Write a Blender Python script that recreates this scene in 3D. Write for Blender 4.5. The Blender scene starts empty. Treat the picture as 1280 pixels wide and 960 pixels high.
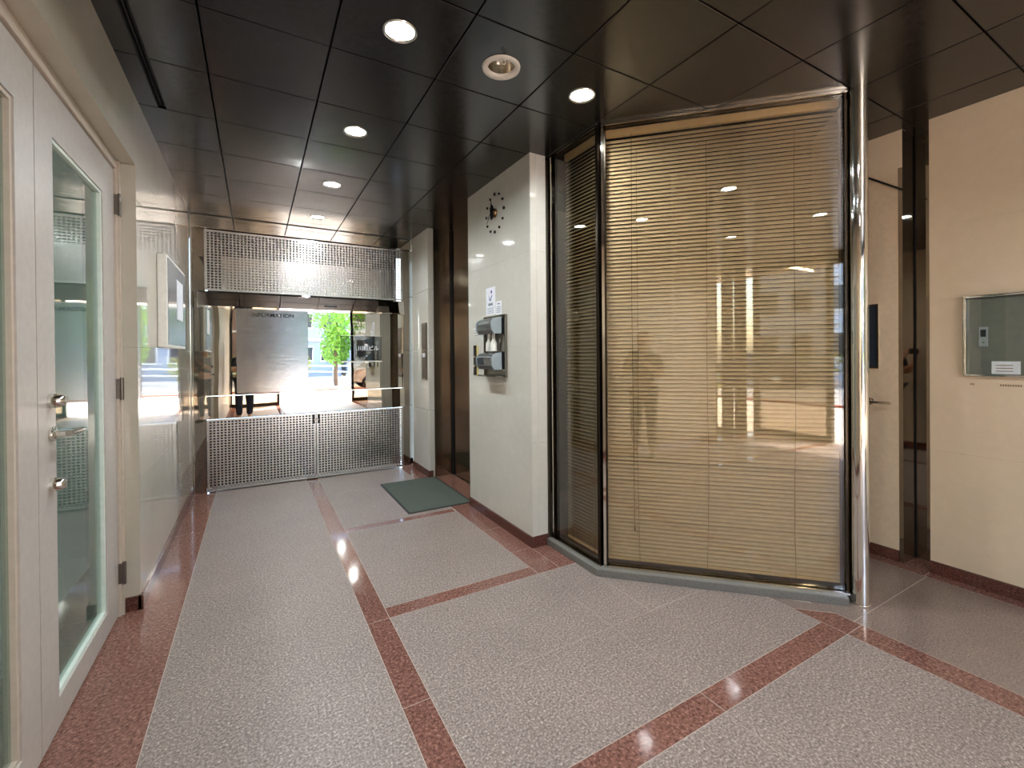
import bpy, bmesh, math, random
from math import sin, cos, pi, radians, sqrt
from mathutils import Vector, Matrix

random.seed(7)
SC = bpy.context.scene
COL = SC.collection

# ------------------------------------------------------------------ camera
H = 2.76
cd = bpy.data.cameras.new('camera')
cam = bpy.data.objects.new('camera', cd); COL.objects.link(cam)
cd.sensor_fit = 'HORIZONTAL'; cd.sensor_width = 36.0
cd.lens = 36.0 * 560.47 / 1280.0
cd.shift_y = -34.05 / 1280.0
cd.clip_start = 0.02; cd.clip_end = 200
yaw, pit, rol = 0.51943, -0.00495, -0.008357
F = Vector((sin(yaw)*cos(pit), cos(yaw)*cos(pit), sin(pit)))
R0 = Vector((cos(yaw), -sin(yaw), 0)); U0 = R0.cross(F)
R1 = R0*cos(rol) + U0*sin(rol); U1 = -R0*sin(rol) + U0*cos(rol)
M = Matrix((R1, U1, -F)).transposed().to_4x4(); M.translation = Vector((0, 0, 1.352))
cam.matrix_world = M
SC.camera = cam

# ------------------------------------------------------------------ world, sun, exposure
w = bpy.data.worlds.new('world'); SC.world = w; w.use_nodes = True
wn = w.node_tree; wn.nodes.clear()
sky = wn.nodes.new('ShaderNodeTexSky'); sky.sky_type = 'NISHITA'
sky.sun_disc = False; sky.sun_elevation = radians(46); sky.sun_rotation = radians(140)
sky.air_density = 1.0; sky.dust_density = 2.5; sky.ozone_density = 1.0
bg = wn.nodes.new('ShaderNodeBackground'); bg.inputs['Strength'].default_value = 0.75
wo = wn.nodes.new('ShaderNodeOutputWorld')
wn.links.new(sky.outputs[0], bg.inputs[0]); wn.links.new(bg.outputs[0], wo.inputs[0])
sl = bpy.data.lights.new('sun', 'SUN'); sl.energy = 10.0; sl.angle = radians(1.5); sl.color = (1, .95, .86)
sun = bpy.data.objects.new('sun', sl); COL.objects.link(sun)
sun.rotation_euler = (radians(44), 0, radians(40))        # shines down from the street side, onto the pavement and the sill of the lobby
LAMP = 110.0                                              # radiance of the lit downlight lenses
TUBE = 30.0
vs = SC.view_settings
vs.view_transform = 'Standard'; vs.look = 'None'; vs.gamma = 1.0; vs.use_curve_mapping = False
vs.exposure = 2.3

# ------------------------------------------------------------------ materials
def s2l(c):
    return tuple(((x/255)/12.92 if x/255 <= .04045 else (((x/255)+.055)/1.055)**2.4) for x in c)

class NT:
    def __init__(s, name):
        s.m = bpy.data.materials.new(name); s.m.use_nodes = True
        s.t = s.m.node_tree; s.t.nodes.clear()
        s.out = s.n('ShaderNodeOutputMaterial')
    def n(s, typ, **kw):
        nd = s.t.nodes.new(typ)
        for k, v in kw.items(): setattr(nd, k, v)
        return nd
    def l(s, a, b): s.t.links.new(a, b)
    def coord(s):
        if not hasattr(s, '_g'): s._g = s.n('ShaderNodeNewGeometry')
        return s._g.outputs['Position']
    def noise(s, scale, detail=3, rough=.55, vec=None):
        nd = s.n('ShaderNodeTexNoise'); nd.inputs['Scale'].default_value = scale
        nd.inputs['Detail'].default_value = detail; nd.inputs['Roughness'].default_value = rough
        s.l(vec if vec is not None else s.coord(), nd.inputs['Vector']); return nd
    def ramp(s, fac, stops):
        nd = s.n('ShaderNodeValToRGB'); cr = nd.color_ramp
        while len(cr.elements) < len(stops): cr.elements.new(.5)
        for e, (p, c) in zip(cr.elements, stops):
            e.position = p; e.color = (*c, 1)
        s.l(fac, nd.inputs[0]); return nd
    def bsdf(s, **kw):
        b = s.n('ShaderNodeBsdfPrincipled')
        for k, v in kw.items():
            k = k.replace('_', ' ')
            b.inputs[k].default_value = (*v, 1) if isinstance(v, tuple) else v
        s.l(b.outputs[0], s.out.inputs[0]); s.b = b; return b
    def bump(s, h, strength=.2, dist=.002):
        nd = s.n('ShaderNodeBump'); nd.inputs['Strength'].default_value = strength
        nd.inputs['Distance'].default_value = dist
        s.l(h, nd.inputs['Height']); s.l(nd.outputs[0], s.b.inputs['Normal'])

def plain(name, col, rough=.5, metal=0., spec=.5, var=.06, scale=30, **kw):
    t = NT(name); c = s2l(col)
    t.bsdf(Base_Color=c, Roughness=rough, Metallic=metal, Specular_IOR_Level=spec, **kw)
    nz = t.noise(scale, 3)
    lo = tuple(x*(1-var) for x in c); hi = tuple(min(1, x*(1+var)) for x in c)
    r = t.ramp(nz.outputs[0], [(.3, lo), (.7, hi)]); t.l(r.outputs[0], t.b.inputs['Base Color'])
    return t.m

def marble(name, a, b, rough=.06, vein=.25):
    t = NT(name); t.bsdf(Roughness=rough, Specular_IOR_Level=.55)
    n1 = t.noise(1.6, 6, .6); n2 = t.noise(9, 5, .6)
    r1 = t.ramp(n1.outputs[0], [(.3, s2l(a)), (.7, s2l(b))])
    r2 = t.ramp(n2.outputs[0], [(.35, (1, 1, 1)), (.5, (.93, .92, .9)), (.65, (1, 1, 1))])
    mx = t.n('ShaderNodeMixRGB', blend_type='MULTIPLY'); mx.inputs[0].default_value = vein*2
    t.l(r1.outputs[0], mx.inputs[1]); t.l(r2.outputs[0], mx.inputs[2])
    t.l(mx.outputs[0], t.b.inputs['Base Color']); return t.m

def granite(name, cols, rough, scale=1.0, bump=.0, spec=.5):
    t = NT(name); t.bsdf(Roughness=rough, Specular_IOR_Level=spec)
    n1 = t.noise(150*scale, 3, .75); n2 = t.noise(3, 3)
    vo = t.n('ShaderNodeTexVoronoi'); vo.inputs['Scale'].default_value = 230*scale; t.l(t.coord(), vo.inputs['Vector'])
    r = t.ramp(n1.outputs[0], [(.30, s2l(cols[0])), (.45, s2l(cols[1])), (.56, s2l(cols[2])), (.68, s2l(cols[3]))])
    rv = t.ramp(vo.outputs['Color'], [(.12, (.62, .6, .6)), (.4, (1, 1, 1)), (.85, (1, 1, 1)), (.97, (1.25, 1.22, 1.2))])
    m1 = t.n('ShaderNodeMixRGB', blend_type='MULTIPLY'); m1.inputs[0].default_value = .75
    t.l(r.outputs[0], m1.inputs[1]); t.l(rv.outputs[0], m1.inputs[2])
    r2 = t.ramp(n2.outputs[0], [(.3, (.93, .93, .93)), (.7, (1.05, 1.05, 1.05))])
    m2 = t.n('ShaderNodeMixRGB', blend_type='MULTIPLY'); m2.inputs[0].default_value = 1
    t.l(m1.outputs[0], m2.inputs[1]); t.l(r2.outputs[0], m2.inputs[2])
    t.l(m2.outputs[0], t.b.inputs['Base Color'])
    if bump: t.bump(n1.outputs[0], bump, .0015)
    return t.m

def metal(name, col, rough, wav=0., wscale=1.5, var=.03):
    t = NT(name); t.bsdf(Base_Color=s2l(col), Metallic=1., Roughness=rough)
    nz = t.noise(6, 3); c = s2l(col)
    r = t.ramp(nz.outputs[0], [(.3, tuple(x*(1-var) for x in c)), (.7, tuple(min(1, x*(1+var)) for x in c))])
    t.l(r.outputs[0], t.b.inputs['Base Color'])
    if wav:
        n2 = t.noise(wscale, 1.5, .4); t.bump(n2.outputs[0], 1.0, wav)
    return t.m

def brushed(name, col, rough, aniso=.7, rot=0., axis='X'):
    t = NT(name); t.bsdf(Base_Color=s2l(col), Metallic=1., Roughness=rough)
    mp = t.n('ShaderNodeMapping'); mp.inputs['Scale'].default_value = (3, 3, 400) if axis == 'X' else (400, 400, 3)
    t.l(t.coord(), mp.inputs['Vector'])
    nz = t.noise(1, 2, vec=mp.outputs[0])
    c = s2l(col)
    r = t.ramp(nz.outputs[0], [(.3, tuple(x*.9 for x in c)), (.7, c)]); t.l(r.outputs[0], t.b.inputs['Base Color'])
    t.bump(nz.outputs[0], .35, .0006)
    return t.m

def glass(name, tint, r0=.04, rough=0.0, diffuse=None):
    """clear pane: tinted see-through plus a Schlick reflection (same from either side of the pane)"""
    t = NT(name)
    g = t.n('ShaderNodeNewGeometry')
    d = t.n('ShaderNodeVectorMath', operation='DOT_PRODUCT'); t.l(g.outputs['Incoming'], d.inputs[0]); t.l(g.outputs['Normal'], d.inputs[1])
    a = t.n('ShaderNodeMath', operation='ABSOLUTE'); t.l(d.outputs['Value'], a.inputs[0])
    s = t.n('ShaderNodeMath', operation='SUBTRACT'); s.inputs[0].default_value = 1; t.l(a.outputs[0], s.inputs[1])
    p = t.n('ShaderNodeMath', operation='POWER'); t.l(s.outputs[0], p.inputs[0]); p.inputs[1].default_value = 5
    m = t.n('ShaderNodeMath', operation='MULTIPLY_ADD'); t.l(p.outputs[0], m.inputs[0]); m.inputs[1].default_value = 1-r0; m.inputs[2].default_value = r0
    tr = t.n('ShaderNodeBsdfTransparent')
    nz = t.noise(2.0, 2); r = t.ramp(nz.outputs[0], [(.3, tuple(x*.985 for x in tint)), (.7, tint)])
    t.l(r.outputs[0], tr.inputs[0])
    base = tr.outputs[0]
    if diffuse:
        df = t.n('ShaderNodeBsdfDiffuse'); df.inputs[0].default_value = (*s2l(diffuse[0]), 1)
        mx0 = t.n('ShaderNodeMixShader'); mx0.inputs[0].default_value = diffuse[1]
        t.l(tr.outputs[0], mx0.inputs[1]); t.l(df.outputs[0], mx0.inputs[2]); base = mx0.outputs[0]
    gl = t.n('ShaderNodeBsdfGlossy'); gl.inputs['Roughness'].default_value = rough
    mx = t.n('ShaderNodeMixShader'); t.l(m.outputs[0], mx.inputs[0]); t.l(base, mx.inputs[1]); t.l(gl.outputs[0], mx.inputs[2])
    t.l(mx.outputs[0], t.out.inputs[0]); return t.m

def emit(name, col, strength):
    t = NT(name); e = t.n('ShaderNodeEmission'); e.inputs[0].default_value = (*col, 1); e.inputs[1].default_value = strength
    t.l(e.outputs[0], t.out.inputs[0]); return t.m

MT = {}
MT['stone_left'] = marble('polished_pale_stone', (178, 169, 153), (188, 179, 164), .03)
MT['stone_left'].node_tree.nodes['Principled BSDF'].inputs['IOR'].default_value = 1.75
MT['stone_honed'] = marble('honed_brown_stone', (150, 134, 112), (162, 146, 124), .35)
MT['stone_white'] = marble('polished_white_stone', (208, 204, 193), (217, 213, 203), .05)
MT['stone_warm'] = marble('polished_beige_stone', (212, 193, 165), (219, 201, 175), .12)
MT['granite_grey'] = granite('flamed_grey_granite', [(78, 68, 65), (128, 114, 107), (150, 134, 126), (204, 190, 180)], .42, .7, .3)
MT['granite_red'] = granite('polished_red_granite', [(72, 48, 43), (116, 80, 70), (134, 94, 83), (168, 128, 112)], .09, .5)
MT['granite_brown'] = granite('honed_brown_granite', [(96, 82, 76), (128, 110, 101), (140, 122, 112), (160, 142, 132)], .22, 1)
MT['granite_base'] = granite('dark_red_granite', [(52, 30, 26), (86, 52, 44), (98, 60, 50), (126, 84, 70)], .12, .8)
MT['grout'] = plain('pale_grout', (178, 162, 150), .85)
MT['kerb'] = granite('grey_kerb_stone', [(92, 90, 86), (108, 106, 101), (118, 116, 110), (136, 133, 127)], .3, 1.4)
# satin black ceiling panels
t = NT('satin_black_panel'); t.bsdf(Base_Color=s2l((24, 21, 20)), Roughness=.2, IOR=1.65)
n_ = t.noise(40, 3); r_ = t.ramp(n_.outputs[0], [(.3, (.17, .17, .17)), (.7, (.24, .24, .24))]); t.l(r_.outputs[0], t.b.inputs['Roughness'])
MT['ceiling'] = t.m
MT['black'] = plain('matt_black', (12, 12, 12), .7)
MT['dark_gap'] = plain('dark_void', (16, 15, 14), .9)
MT['mirror'] = metal('mirror_polished_steel', (226, 223, 215), .012, .0012, 2.2)
MT['mirror_flat'] = metal('polished_steel_flat', (205, 202, 194), .05)
MT['mirror_dark'] = metal('dark_mirror_steel', (158, 152, 143), .02)
MT['lift_steel'] = metal('dark_lift_steel', (162, 152, 139), .11)
MT['chrome'] = metal('chrome', (225, 222, 214), .06)
MT['perf'] = metal('perforated_steel', (205, 203, 198), .24)
MT['board'] = brushed('brushed_steel_board', (176, 175, 173), .14)
MT['steel_frame'] = brushed('satin_steel', (150, 146, 138), .2, axis='Z')
MT['bronze_frame'] = metal('dark_bronze_frame', (62, 54, 46), .25)
MT['glass_bronze'] = glass('bronze_glass', (.885, .845, .77), .085)
MT['glass_dark'] = glass('dark_tinted_glass', (.52, .465, .39), .05)
MT['glass_clear'] = glass('clear_glass', (.97, .985, .975), .04)
MT['glass_door'] = glass('green_door_glass', (.74, .87, .80), .10, diffuse=((150, 172, 160), .22))
MT['acrylic'] = glass('smoked_acrylic', (.80, .82, .84), .05)
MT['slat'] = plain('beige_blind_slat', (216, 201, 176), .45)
MT['slat_shaded'] = plain('shaded_blind_slat', (118, 108, 86), .45)  # darker copy of the slat colour, with the narrow pane's shade painted in
MT['cord'] = plain('brown_blind_cord', (96, 72, 48), .8)
MT['headrail'] = plain('cream_headrail', (226, 205, 168), .35)
MT['door_paint'] = plain('grey_painted_steel', (176, 168, 160), .38)
MT['door_cream'] = plain('cream_painted_steel', (212, 192, 164), .3)
MT['frame_paint'] = plain('beige_painted_frame', (188, 174, 158), .4)
MT['bead'] = plain('pale_glazing_bead', (214, 224, 214), .35)
MT['hinge'] = metal('dull_hinge_steel', (120, 112, 104), .3)
MT['mat'] = plain('grey_green_carpet', (84, 90, 82), .95, spec=.1, var=.18, scale=240)
MT['mat_edge'] = plain('black_rubber_edge', (40, 42, 40), .7)
MT['clock_black'] = plain('gloss_black_metal', (16, 14, 13), .25)
MT['bronze_disc'] = metal('bronze_disc', (120, 96, 66), .2)
MT['paper'] = plain('white_paper', (232, 232, 238), .7)
MT['ink'] = plain('dark_print', (44, 48, 62), .7)
MT['ink_blue'] = plain('blue_print', (70, 82, 150), .7)
MT['ink_grey'] = plain('grey_print', (120, 130, 136), .7)
MT['ink_brown'] = plain('brown_print', (126, 98, 74), .7)
MT['white_plastic'] = plain('white_plastic', (232, 228, 218), .35)
MT['yellow_plastic'] = plain('yellow_plastic', (226, 206, 120), .4)
MT['dispenser'] = brushed('steel_grey_dispenser', (150, 156, 160), .25)
MT['dispenser_side'] = plain('pale_grey_plastic', (146, 156, 160), .4)
MT['screen'] = plain('grey_screen', (112, 112, 116), .2)
MT['grey_panel'] = plain('grey_green_panel', (112, 114, 104), .3)
MT['lamp'] = emit('lit_lens', (.90, .97, 1.0), LAMP)
MT['tube'] = emit('lit_tube', (1.0, .95, .78), TUBE)
MT['lamp_ring'] = plain('white_lamp_ring', (214, 208, 198), .35)
MT['lamp_can'] = metal('lamp_reflector', (200, 192, 178), .18)
MT['room_wall'] = plain('pale_green_room_wall', (140, 158, 146), .7)
MT['room_floor'] = plain('grey_green_room_floor', (104, 112, 100), .6)
MT['bag'] = plain('pale_cloth', (206, 206, 200), .8)
MT['shop_wall'] = plain('shop_wall', (92, 80, 66), .8)
MT['paving'] = plain('pale_street_paving', (196, 186, 176), .75, scale=6)
MT['asphalt'] = plain('light_asphalt', (150, 148, 146), .85, scale=60)
MT['kerb_red'] = plain('red_kerb', (150, 74, 52), .7)
MT['facade_white'] = plain('white_facade', (214, 218, 226), .7)
MT['facade_brick'] = plain('brown_facade', (132, 104, 92), .8)
MT['facade_grey'] = plain('blue_grey_facade', (138, 145, 158), .6)
MT['win_glass'] = plain('dark_window_glass', (48, 56, 64), .08)
MT['leaf'] = plain('bright_leaf', (104, 152, 44), .6, var=.35, scale=9)
MT['leaf_yellow'] = plain('yellow_green_leaf', (156, 158, 40), .6, var=.3, scale=12)
MT['bark'] = plain('bark', (88, 70, 54), .9)
MT['car_paint'] = plain('silver_car_paint', (186, 188, 190), .2, metal=.5)
MT['car_dark'] = plain('dark_car_paint', (46, 50, 58), .2)
MT['tyre'] = plain('tyre_rubber', (26, 26, 26), .8)
MT['white_paint'] = plain('white_paint', (228, 228, 222), .5)
MT['skin'] = plain('skin', (196, 150, 122), .55)
MT['shirt'] = plain('black_cloth', (24, 24, 28), .85)
MT['trouser'] = plain('navy_denim', (34, 36, 50), .85)
MT['hair'] = plain('black_hair', (22, 18, 16), .6)
MT['soffit'] = plain('canopy_soffit', (190, 184, 174), .6)

# ------------------------------------------------------------------ mesh builder
W = {}                                                      # world position of each object's origin
class MB:
    def __init__(s): s.v = []; s.f = []; s.sm = []
    def add(s, vs, fs, smooth=False):
        o = len(s.v); s.v += [Vector(p) for p in vs]
        s.f += [[i+o for i in f] for f in fs]; s.sm += [smooth]*len(fs); return s
    def box(s, x0, x1, y0, y1, z0, z1):
        x0, x1 = min(x0, x1), max(x0, x1); y0, y1 = min(y0, y1), max(y0, y1); z0, z1 = min(z0, z1), max(z0, z1)
        return s.add([(x0,y0,z0),(x1,y0,z0),(x1,y1,z0),(x0,y1,z0),(x0,y0,z1),(x1,y0,z1),(x1,y1,z1),(x0,y1,z1)],
              [(0,3,2,1),(4,5,6,7),(0,1,5,4),(1,2,6,5),(2,3,7,6),(3,0,4,7)])
    def prism(s, poly, z0, z1):
        a = sum(poly[i][0]*poly[(i+1)%len(poly)][1]-poly[(i+1)%len(poly)][0]*poly[i][1] for i in range(len(poly)))
        if a < 0: poly = poly[::-1]
        n = len(poly)
        return s.add([(x,y,z0) for x,y in poly]+[(x,y,z1) for x,y in poly],
              [tuple(range(n-1,-1,-1)), tuple(range(n,2*n))]+[(i,(i+1)%n,n+(i+1)%n,n+i) for i in range(n)])
    def tube(s, pts, r, seg=12, cap=True):
        pts = [Vector(p) for p in pts]; rs = r if isinstance(r, (list, tuple)) else [r]*len(pts)
        rings = []; up = None
        for i, p in enumerate(pts):
            d = (pts[min(i+1,len(pts)-1)]-pts[max(i-1,0)]).normalized()
            if up is None: up = Vector((0,0,1)) if abs(d.z) < .9 else Vector((1,0,0))
            a = (up - d*up.dot(d)).normalized(); b = d.cross(a); up = a
            rings.append([p + (a*cos(2*pi*k/seg)+b*sin(2*pi*k/seg))*rs[i] for k in range(seg)])
        vs = [q for rg in rings for q in rg]; fs = []
        for i in range(len(pts)-1):
            for k in range(seg):
                fs.append((i*seg+k, i*seg+(k+1)%seg, (i+1)*seg+(k+1)%seg, (i+1)*seg+k))
        s.add(vs, fs, True)
        if cap:
            n = len(pts); s.add(rings[0], [tuple(range(seg-1,-1,-1))]); s.add(rings[-1], [tuple(range(seg))])
        return s
    def lathe(s, prof, centre, axis='z', seg=32, smooth=True):
        vs = []; fs = []
        for (r, h) in prof:
            for k in range(seg):
                a = 2*pi*k/seg; u, v = r*cos(a), r*sin(a)
                p = {'z': (u,v,h), 'x': (h,u,v), 'y': (v,h,u)}[axis]
                vs.append(Vector(centre)+Vector(p))
        for i in range(len(prof)-1):
            for k in range(seg): fs.append((i*seg+k, i*seg+(k+1)%seg, (i+1)*seg+(k+1)%seg, (i+1)*seg+k))
        return s.add(vs, fs, smooth)
    def mesh(s, name, mat, centre, xf=None):
        vs = [xf(p) for p in s.v] if xf else s.v
        me = bpy.data.meshes.new(name)
        me.from_pydata([tuple(p-centre) for p in vs], [], s.f)
        me.polygons.foreach_set('use_smooth', s.sm); me.materials.append(MT[mat] if isinstance(mat, str) else mat)
        me.update(); return me
    def build(s, name, mat, parent=None, xf=None, bevel=0., base=False, seg=2):
        vs = [xf(p) for p in s.v] if xf else s.v
        lo = Vector([min(p[i] for p in vs) for i in range(3)]); hi = Vector([max(p[i] for p in vs) for i in range(3)])
        c = (lo+hi)/2
        if base or parent is None: c.z = lo.z
        o = bpy.data.objects.new(name, s.mesh(name, mat, c, xf)); COL.objects.link(o)
        place(o, c, parent)
        if bevel:
            b = o.modifiers.new('bevel', 'BEVEL'); b.width = bevel; b.segments = seg; b.limit_method = 'ANGLE'; b.angle_limit = radians(40)
        return o
def place(o, c, parent=None):
    c = Vector(c); W[o.name] = c
    if parent is not None: o.parent = parent; o.location = c - W[parent.name]
    else: o.location = c
def tag(o, label, cat, group=None, kind=None):
    if label: o['label'] = label
    if cat: o['category'] = cat
    if group: o['group'] = group
    if kind: o['kind'] = kind
    return o
def thing(name, loc, label, cat, group=None, kind=None):
    o = bpy.data.objects.new(name, None); COL.objects.link(o); o.empty_display_size = .1
    place(o, loc); return tag(o, label, cat, group, kind)
def box(name, mat, parent, *a, bevel=0., xf=None):
    return MB().box(*a).build(name, mat, parent, xf=xf, bevel=bevel)
def dup_tree(o, delta, parent=None):
    c = o.copy(); COL.objects.link(c)
    if parent is None: c.location = o.location + Vector(delta); W[c.name] = W[o.name] + Vector(delta)
    else: c.parent = parent
    for ch in list(o.children): dup_tree(ch, delta, c)
    return c
def text(name, body, mat, parent, loc, size, rot, width=None, ext=.0006):
    cu = bpy.data.curves.new(name, 'FONT'); cu.body = body; cu.size = size; cu.extrude = ext; cu.offset = size*.012
    cu.align_x = 'CENTER'; cu.align_y = 'CENTER'; cu.materials.append(MT[mat])
    o = bpy.data.objects.new(name, cu); COL.objects.link(o); o.rotation_euler = rot
    bpy.context.view_layer.update()
    me = bpy.data.meshes.new_from_object(o.evaluated_get(bpy.context.evaluated_depsgraph_get()))
    bpy.data.objects.remove(o)
    o = bpy.data.objects.new(name, me); COL.objects.link(o); o.rotation_euler = rot
    dx = max(v.co.x for v in me.vertices)-min(v.co.x for v in me.vertices)
    if width and dx > 0:
        for v in me.vertices: v.co.x *= width/dx
    place(o, loc, parent)
    return o
def ring_hole(x0, x1, y0, y1, cx, cy, r, z0, z1, seg=32):
    """a slab with a round hole"""
    m = MB(); ang = [2*pi*k/seg for k in range(seg)]
    def edge(a):
        c, s_ = cos(a), sin(a)
        tx = ((x1-cx) if c > 0 else (x0-cx))/c if abs(c) > 1e-9 else 1e9
        ty = ((y1-cy) if s_ > 0 else (y0-cy))/s_ if abs(s_) > 1e-9 else 1e9
        t_ = min(tx, ty); return (cx+c*t_, cy+s_*t_)
    ang = sorted(ang + [math.atan2(y-cy, x-cx) % (2*pi) for x in (x0, x1) for y in (y0, y1)])
    n = len(ang); vs = []
    for z in (z0, z1):
        vs += [(cx+r*cos(a), cy+r*sin(a), z) for a in ang]; vs += [(*edge(a), z) for a in ang]
    fs = []
    for k in range(n):
        j = (k+1) % n
        fs += [(k, j, n+j, n+k), (2*n+k, 3*n+k, 3*n+j, 2*n+j), (k, 2*n+k, 2*n+j, j), (n+k, n+j, 3*n+j, 3*n+k)]
    return m.add(vs, fs)

# ------------------------------------------------------------------ plan (metres; y along the corridor, camera over 0,0)
XL, XW, XR, YG = -.55, 1.67, 3.57, 5.37
YE = -3.4                                                   # entrance line
SK = .0016                                                  # half joint

# ================================================================== FLOOR
floor = thing('floor', (1, 1, 0), 'lobby floor of flamed grey granite fields framed by polished red granite bands', 'floor', kind='structure')
box('grout_bed', 'grout', floor, -.68, 4.2, YE, 5.7, -.06, -.0006)
def slab(name, mat, poly):
    cx = sum(p[0] for p in poly)/len(poly); cy = sum(p[1] for p in poly)/len(poly)
    def ins(p):
        return (p[0]+(SK if p[0] < cx else -SK), p[1]+(SK if p[1] < cy else -SK))
    return MB().prism([ins(p) for p in poly], -.03, 0).build(name, mat, floor)
def rect(name, mat, x0, x1, y0, y1): return slab(name, mat, [(x0,y0),(x1,y0),(x1,y1),(x0,y1)])
# left red band, with the strip in the door recess
for a, b in ((YE,-2.2),(-2.2,-1.0),(-1.0,.2),(.2,1.54),(1.54,3.09),(3.09,4.2),(4.2,5.40)):
    x0 = -.66 if (a, b) == (1.54, 3.09) else XL
    rect('red_granite_band', 'granite_red', x0, -.355, a, b)
rect('granite_slab', 'granite_grey', -.355, .475, YE, 1.0)
rect('granite_slab', 'granite_grey', -.355, .475, 1.0, 5.40)
for a, b in ((YE,-1.8),(-1.8,-.6),(-.6,.9),(.9,1.696),(1.696,2.32),(2.32,3.6),(3.6,4.6),(4.6,5.40)):
    rect('red_granite_band', 'granite_red', .475, .587, a, b)
# cross bands
rect('red_granite_band', 'granite_red', .587, 1.525, 1.066, 1.18); rect('red_granite_band', 'granite_red', 1.525, 2.447, 1.066, 1.18)
rect('red_granite_band', 'granite_red', .587, 1.5, 2.318, 2.42)
rect('red_granite_band', 'granite_red', .587, 1.49, 3.61, 3.685)
# fields
rect('granite_slab', 'granite_grey', .587, 1.5, 2.42, 3.61)
rect('granite_slab', 'granite_grey', .587, 1.5, 3.685, 4.70); rect('granite_slab', 'granite_grey', .587, 1.5, 4.70, 5.40)
rect('granite_slab', 'granite_grey', .587, 1.52, 1.18, 1.683); rect('granite_slab', 'granite_grey', .587, 1.52, 1.683, 2.318)
rect('granite_slab', 'granite_grey', 1.52, 1.79, 1.683, 2.318)
slab('granite_slab', 'granite_grey', [(1.52,1.18),(2.447,1.18),(2.447,1.463),(2.227,1.683),(1.52,1.683)])
MB().prism([(1.793,1.686),(2.222,1.686),(1.793,2.113)], -.03, 0).build('granite_slab', 'granite_grey', floor)
for a, b in ((YE,-2.3),(-2.3,-1.2),(-1.2,-.05),(-.05,1.066)):
    rect('granite_slab', 'granite_grey', .587, 1.52, a, b); rect('granite_slab', 'granite_grey', 1.52, 2.447, a, b)
# red border along the white wall and in front of the corner pier
rect('red_granite_band', 'granite_red', 1.5, XW+.01, 2.66, 3.1); rect('red_granite_band', 'granite_red', 1.5, XW+.01, 3.1, 3.76)
rect('red_granite_band', 'granite_red', 1.5, 1.66, 2.318, 2.66); rect('red_granite_band', 'granite_red', 1.66, 1.80, 2.318, 2.66)
rect('red_granite_band', 'granite_red', 1.5, XW, 3.76, 4.75); rect('red_granite_band', 'granite_red', 1.5, XW, 4.75, 5.40)
rect('red_granite_threshold', 'granite_red', XW, 1.93, 3.70, 4.755)
# right band and the brown alcove floor
slab('red_granite_band', 'granite_red', [(2.447,1.066),(2.59,1.066),(2.59,1.185),(2.447,1.318)])
for a, b in ((YE,-2.0),(-2.0,-.5),(-.5,1.066)): rect('red_granite_band', 'granite_red', 2.447, 2.59, a, b)
MB().prism([(2.450,1.32),(2.592,1.187),(2.592,1.29),(2.450,1.455)], -.03, 0).build('brown_granite_slab', 'granite_brown', floor)
rect('brown_granite_slab', 'granite_brown', 2.59, 3.48, YE, .1); rect('brown_granite_slab', 'granite_brown', 2.59, 3.48, .1, 1.1)
rect('brown_granite_slab', 'granite_brown', 2.59, 3.48, 1.1, 2.4)
for a, b in ((YE,-2.),(-2.,-.4),(-.4,1.11),(1.11,2.4)): rect('red_granite_band', 'granite_red', 3.48, XR+.2, a, b)

# ================================================================== CEILING
ceil = thing('ceiling', (1.3, 1, H), 'black satin metal panel ceiling with thin joints', 'ceiling', kind='structure')
box('ceiling_backing', 'black', ceil, -.75, 4.3, YE-.02, 5.75, H+.085, H+.11)
gx = [XL, -.191] + [.309+.5*k for k in range(7)] + [XR+.22]
gy = [YE] + [1.184+.5*k for k in range(-9, 9)] + [5.62]
lit = [(.559,1.934),(1.559,1.934),(.559,2.934),(.559,3.934),(.559,4.934),(.559,.434),(1.559,.434),(.559,-1.066),(1.559,-1.066)]
unlit = [(1.059,1.934),(1.559,-.066)]
G_ = .0038
for i in range(len(gx)-1):
    for j in range(len(gy)-1):
        x0, x1, y0, y1 = gx[i]+G_, gx[i+1]-G_, gy[j]+G_, gy[j+1]-G_
        hole = next((p for p in lit+unlit if x0 < p[0] < x1 and y0 < p[1] < y1), None)
        if i == 0: x0 = XL-.02
        if hole: m = ring_hole(x0, x1, y0, y1, hole[0], hole[1], .073, H, H+.018)
        elif i == 0 and y1 < 3.2:                            # side panels beside the slot diffuser
            m = MB().box(x0, -.463, y0, y1, H, H+.018).box(-.425, x1, y0, y1, H, H+.018)
        else: m = MB().box(x0, x1, y0, y1, H, H+.018)
        m.build('ceiling_panel', 'ceiling', ceil, bevel=.0018, seg=1)
sd = thing('slot_diffuser', (-.444, 0, H), 'long black slot air diffuser in the ceiling along the left wall', 'air vent')
m = MB().box(-.463, -.457, YE, 3.14, H-.004, H+.02).box(-.431, -.425, YE, 3.14, H-.004, H+.02).box(-.463, -.425, 3.134, 3.14, H-.004, H+.02); m.build('frame', 'black', sd)
MB().box(-.447, -.441, YE, 3.134, H-.002, H+.02).build('divider', 'black', sd)
MB().box(-.457, -.431, YE, 3.134, H+.03, H+.04).build('back_plate', 'dark_gap', sd)

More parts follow.
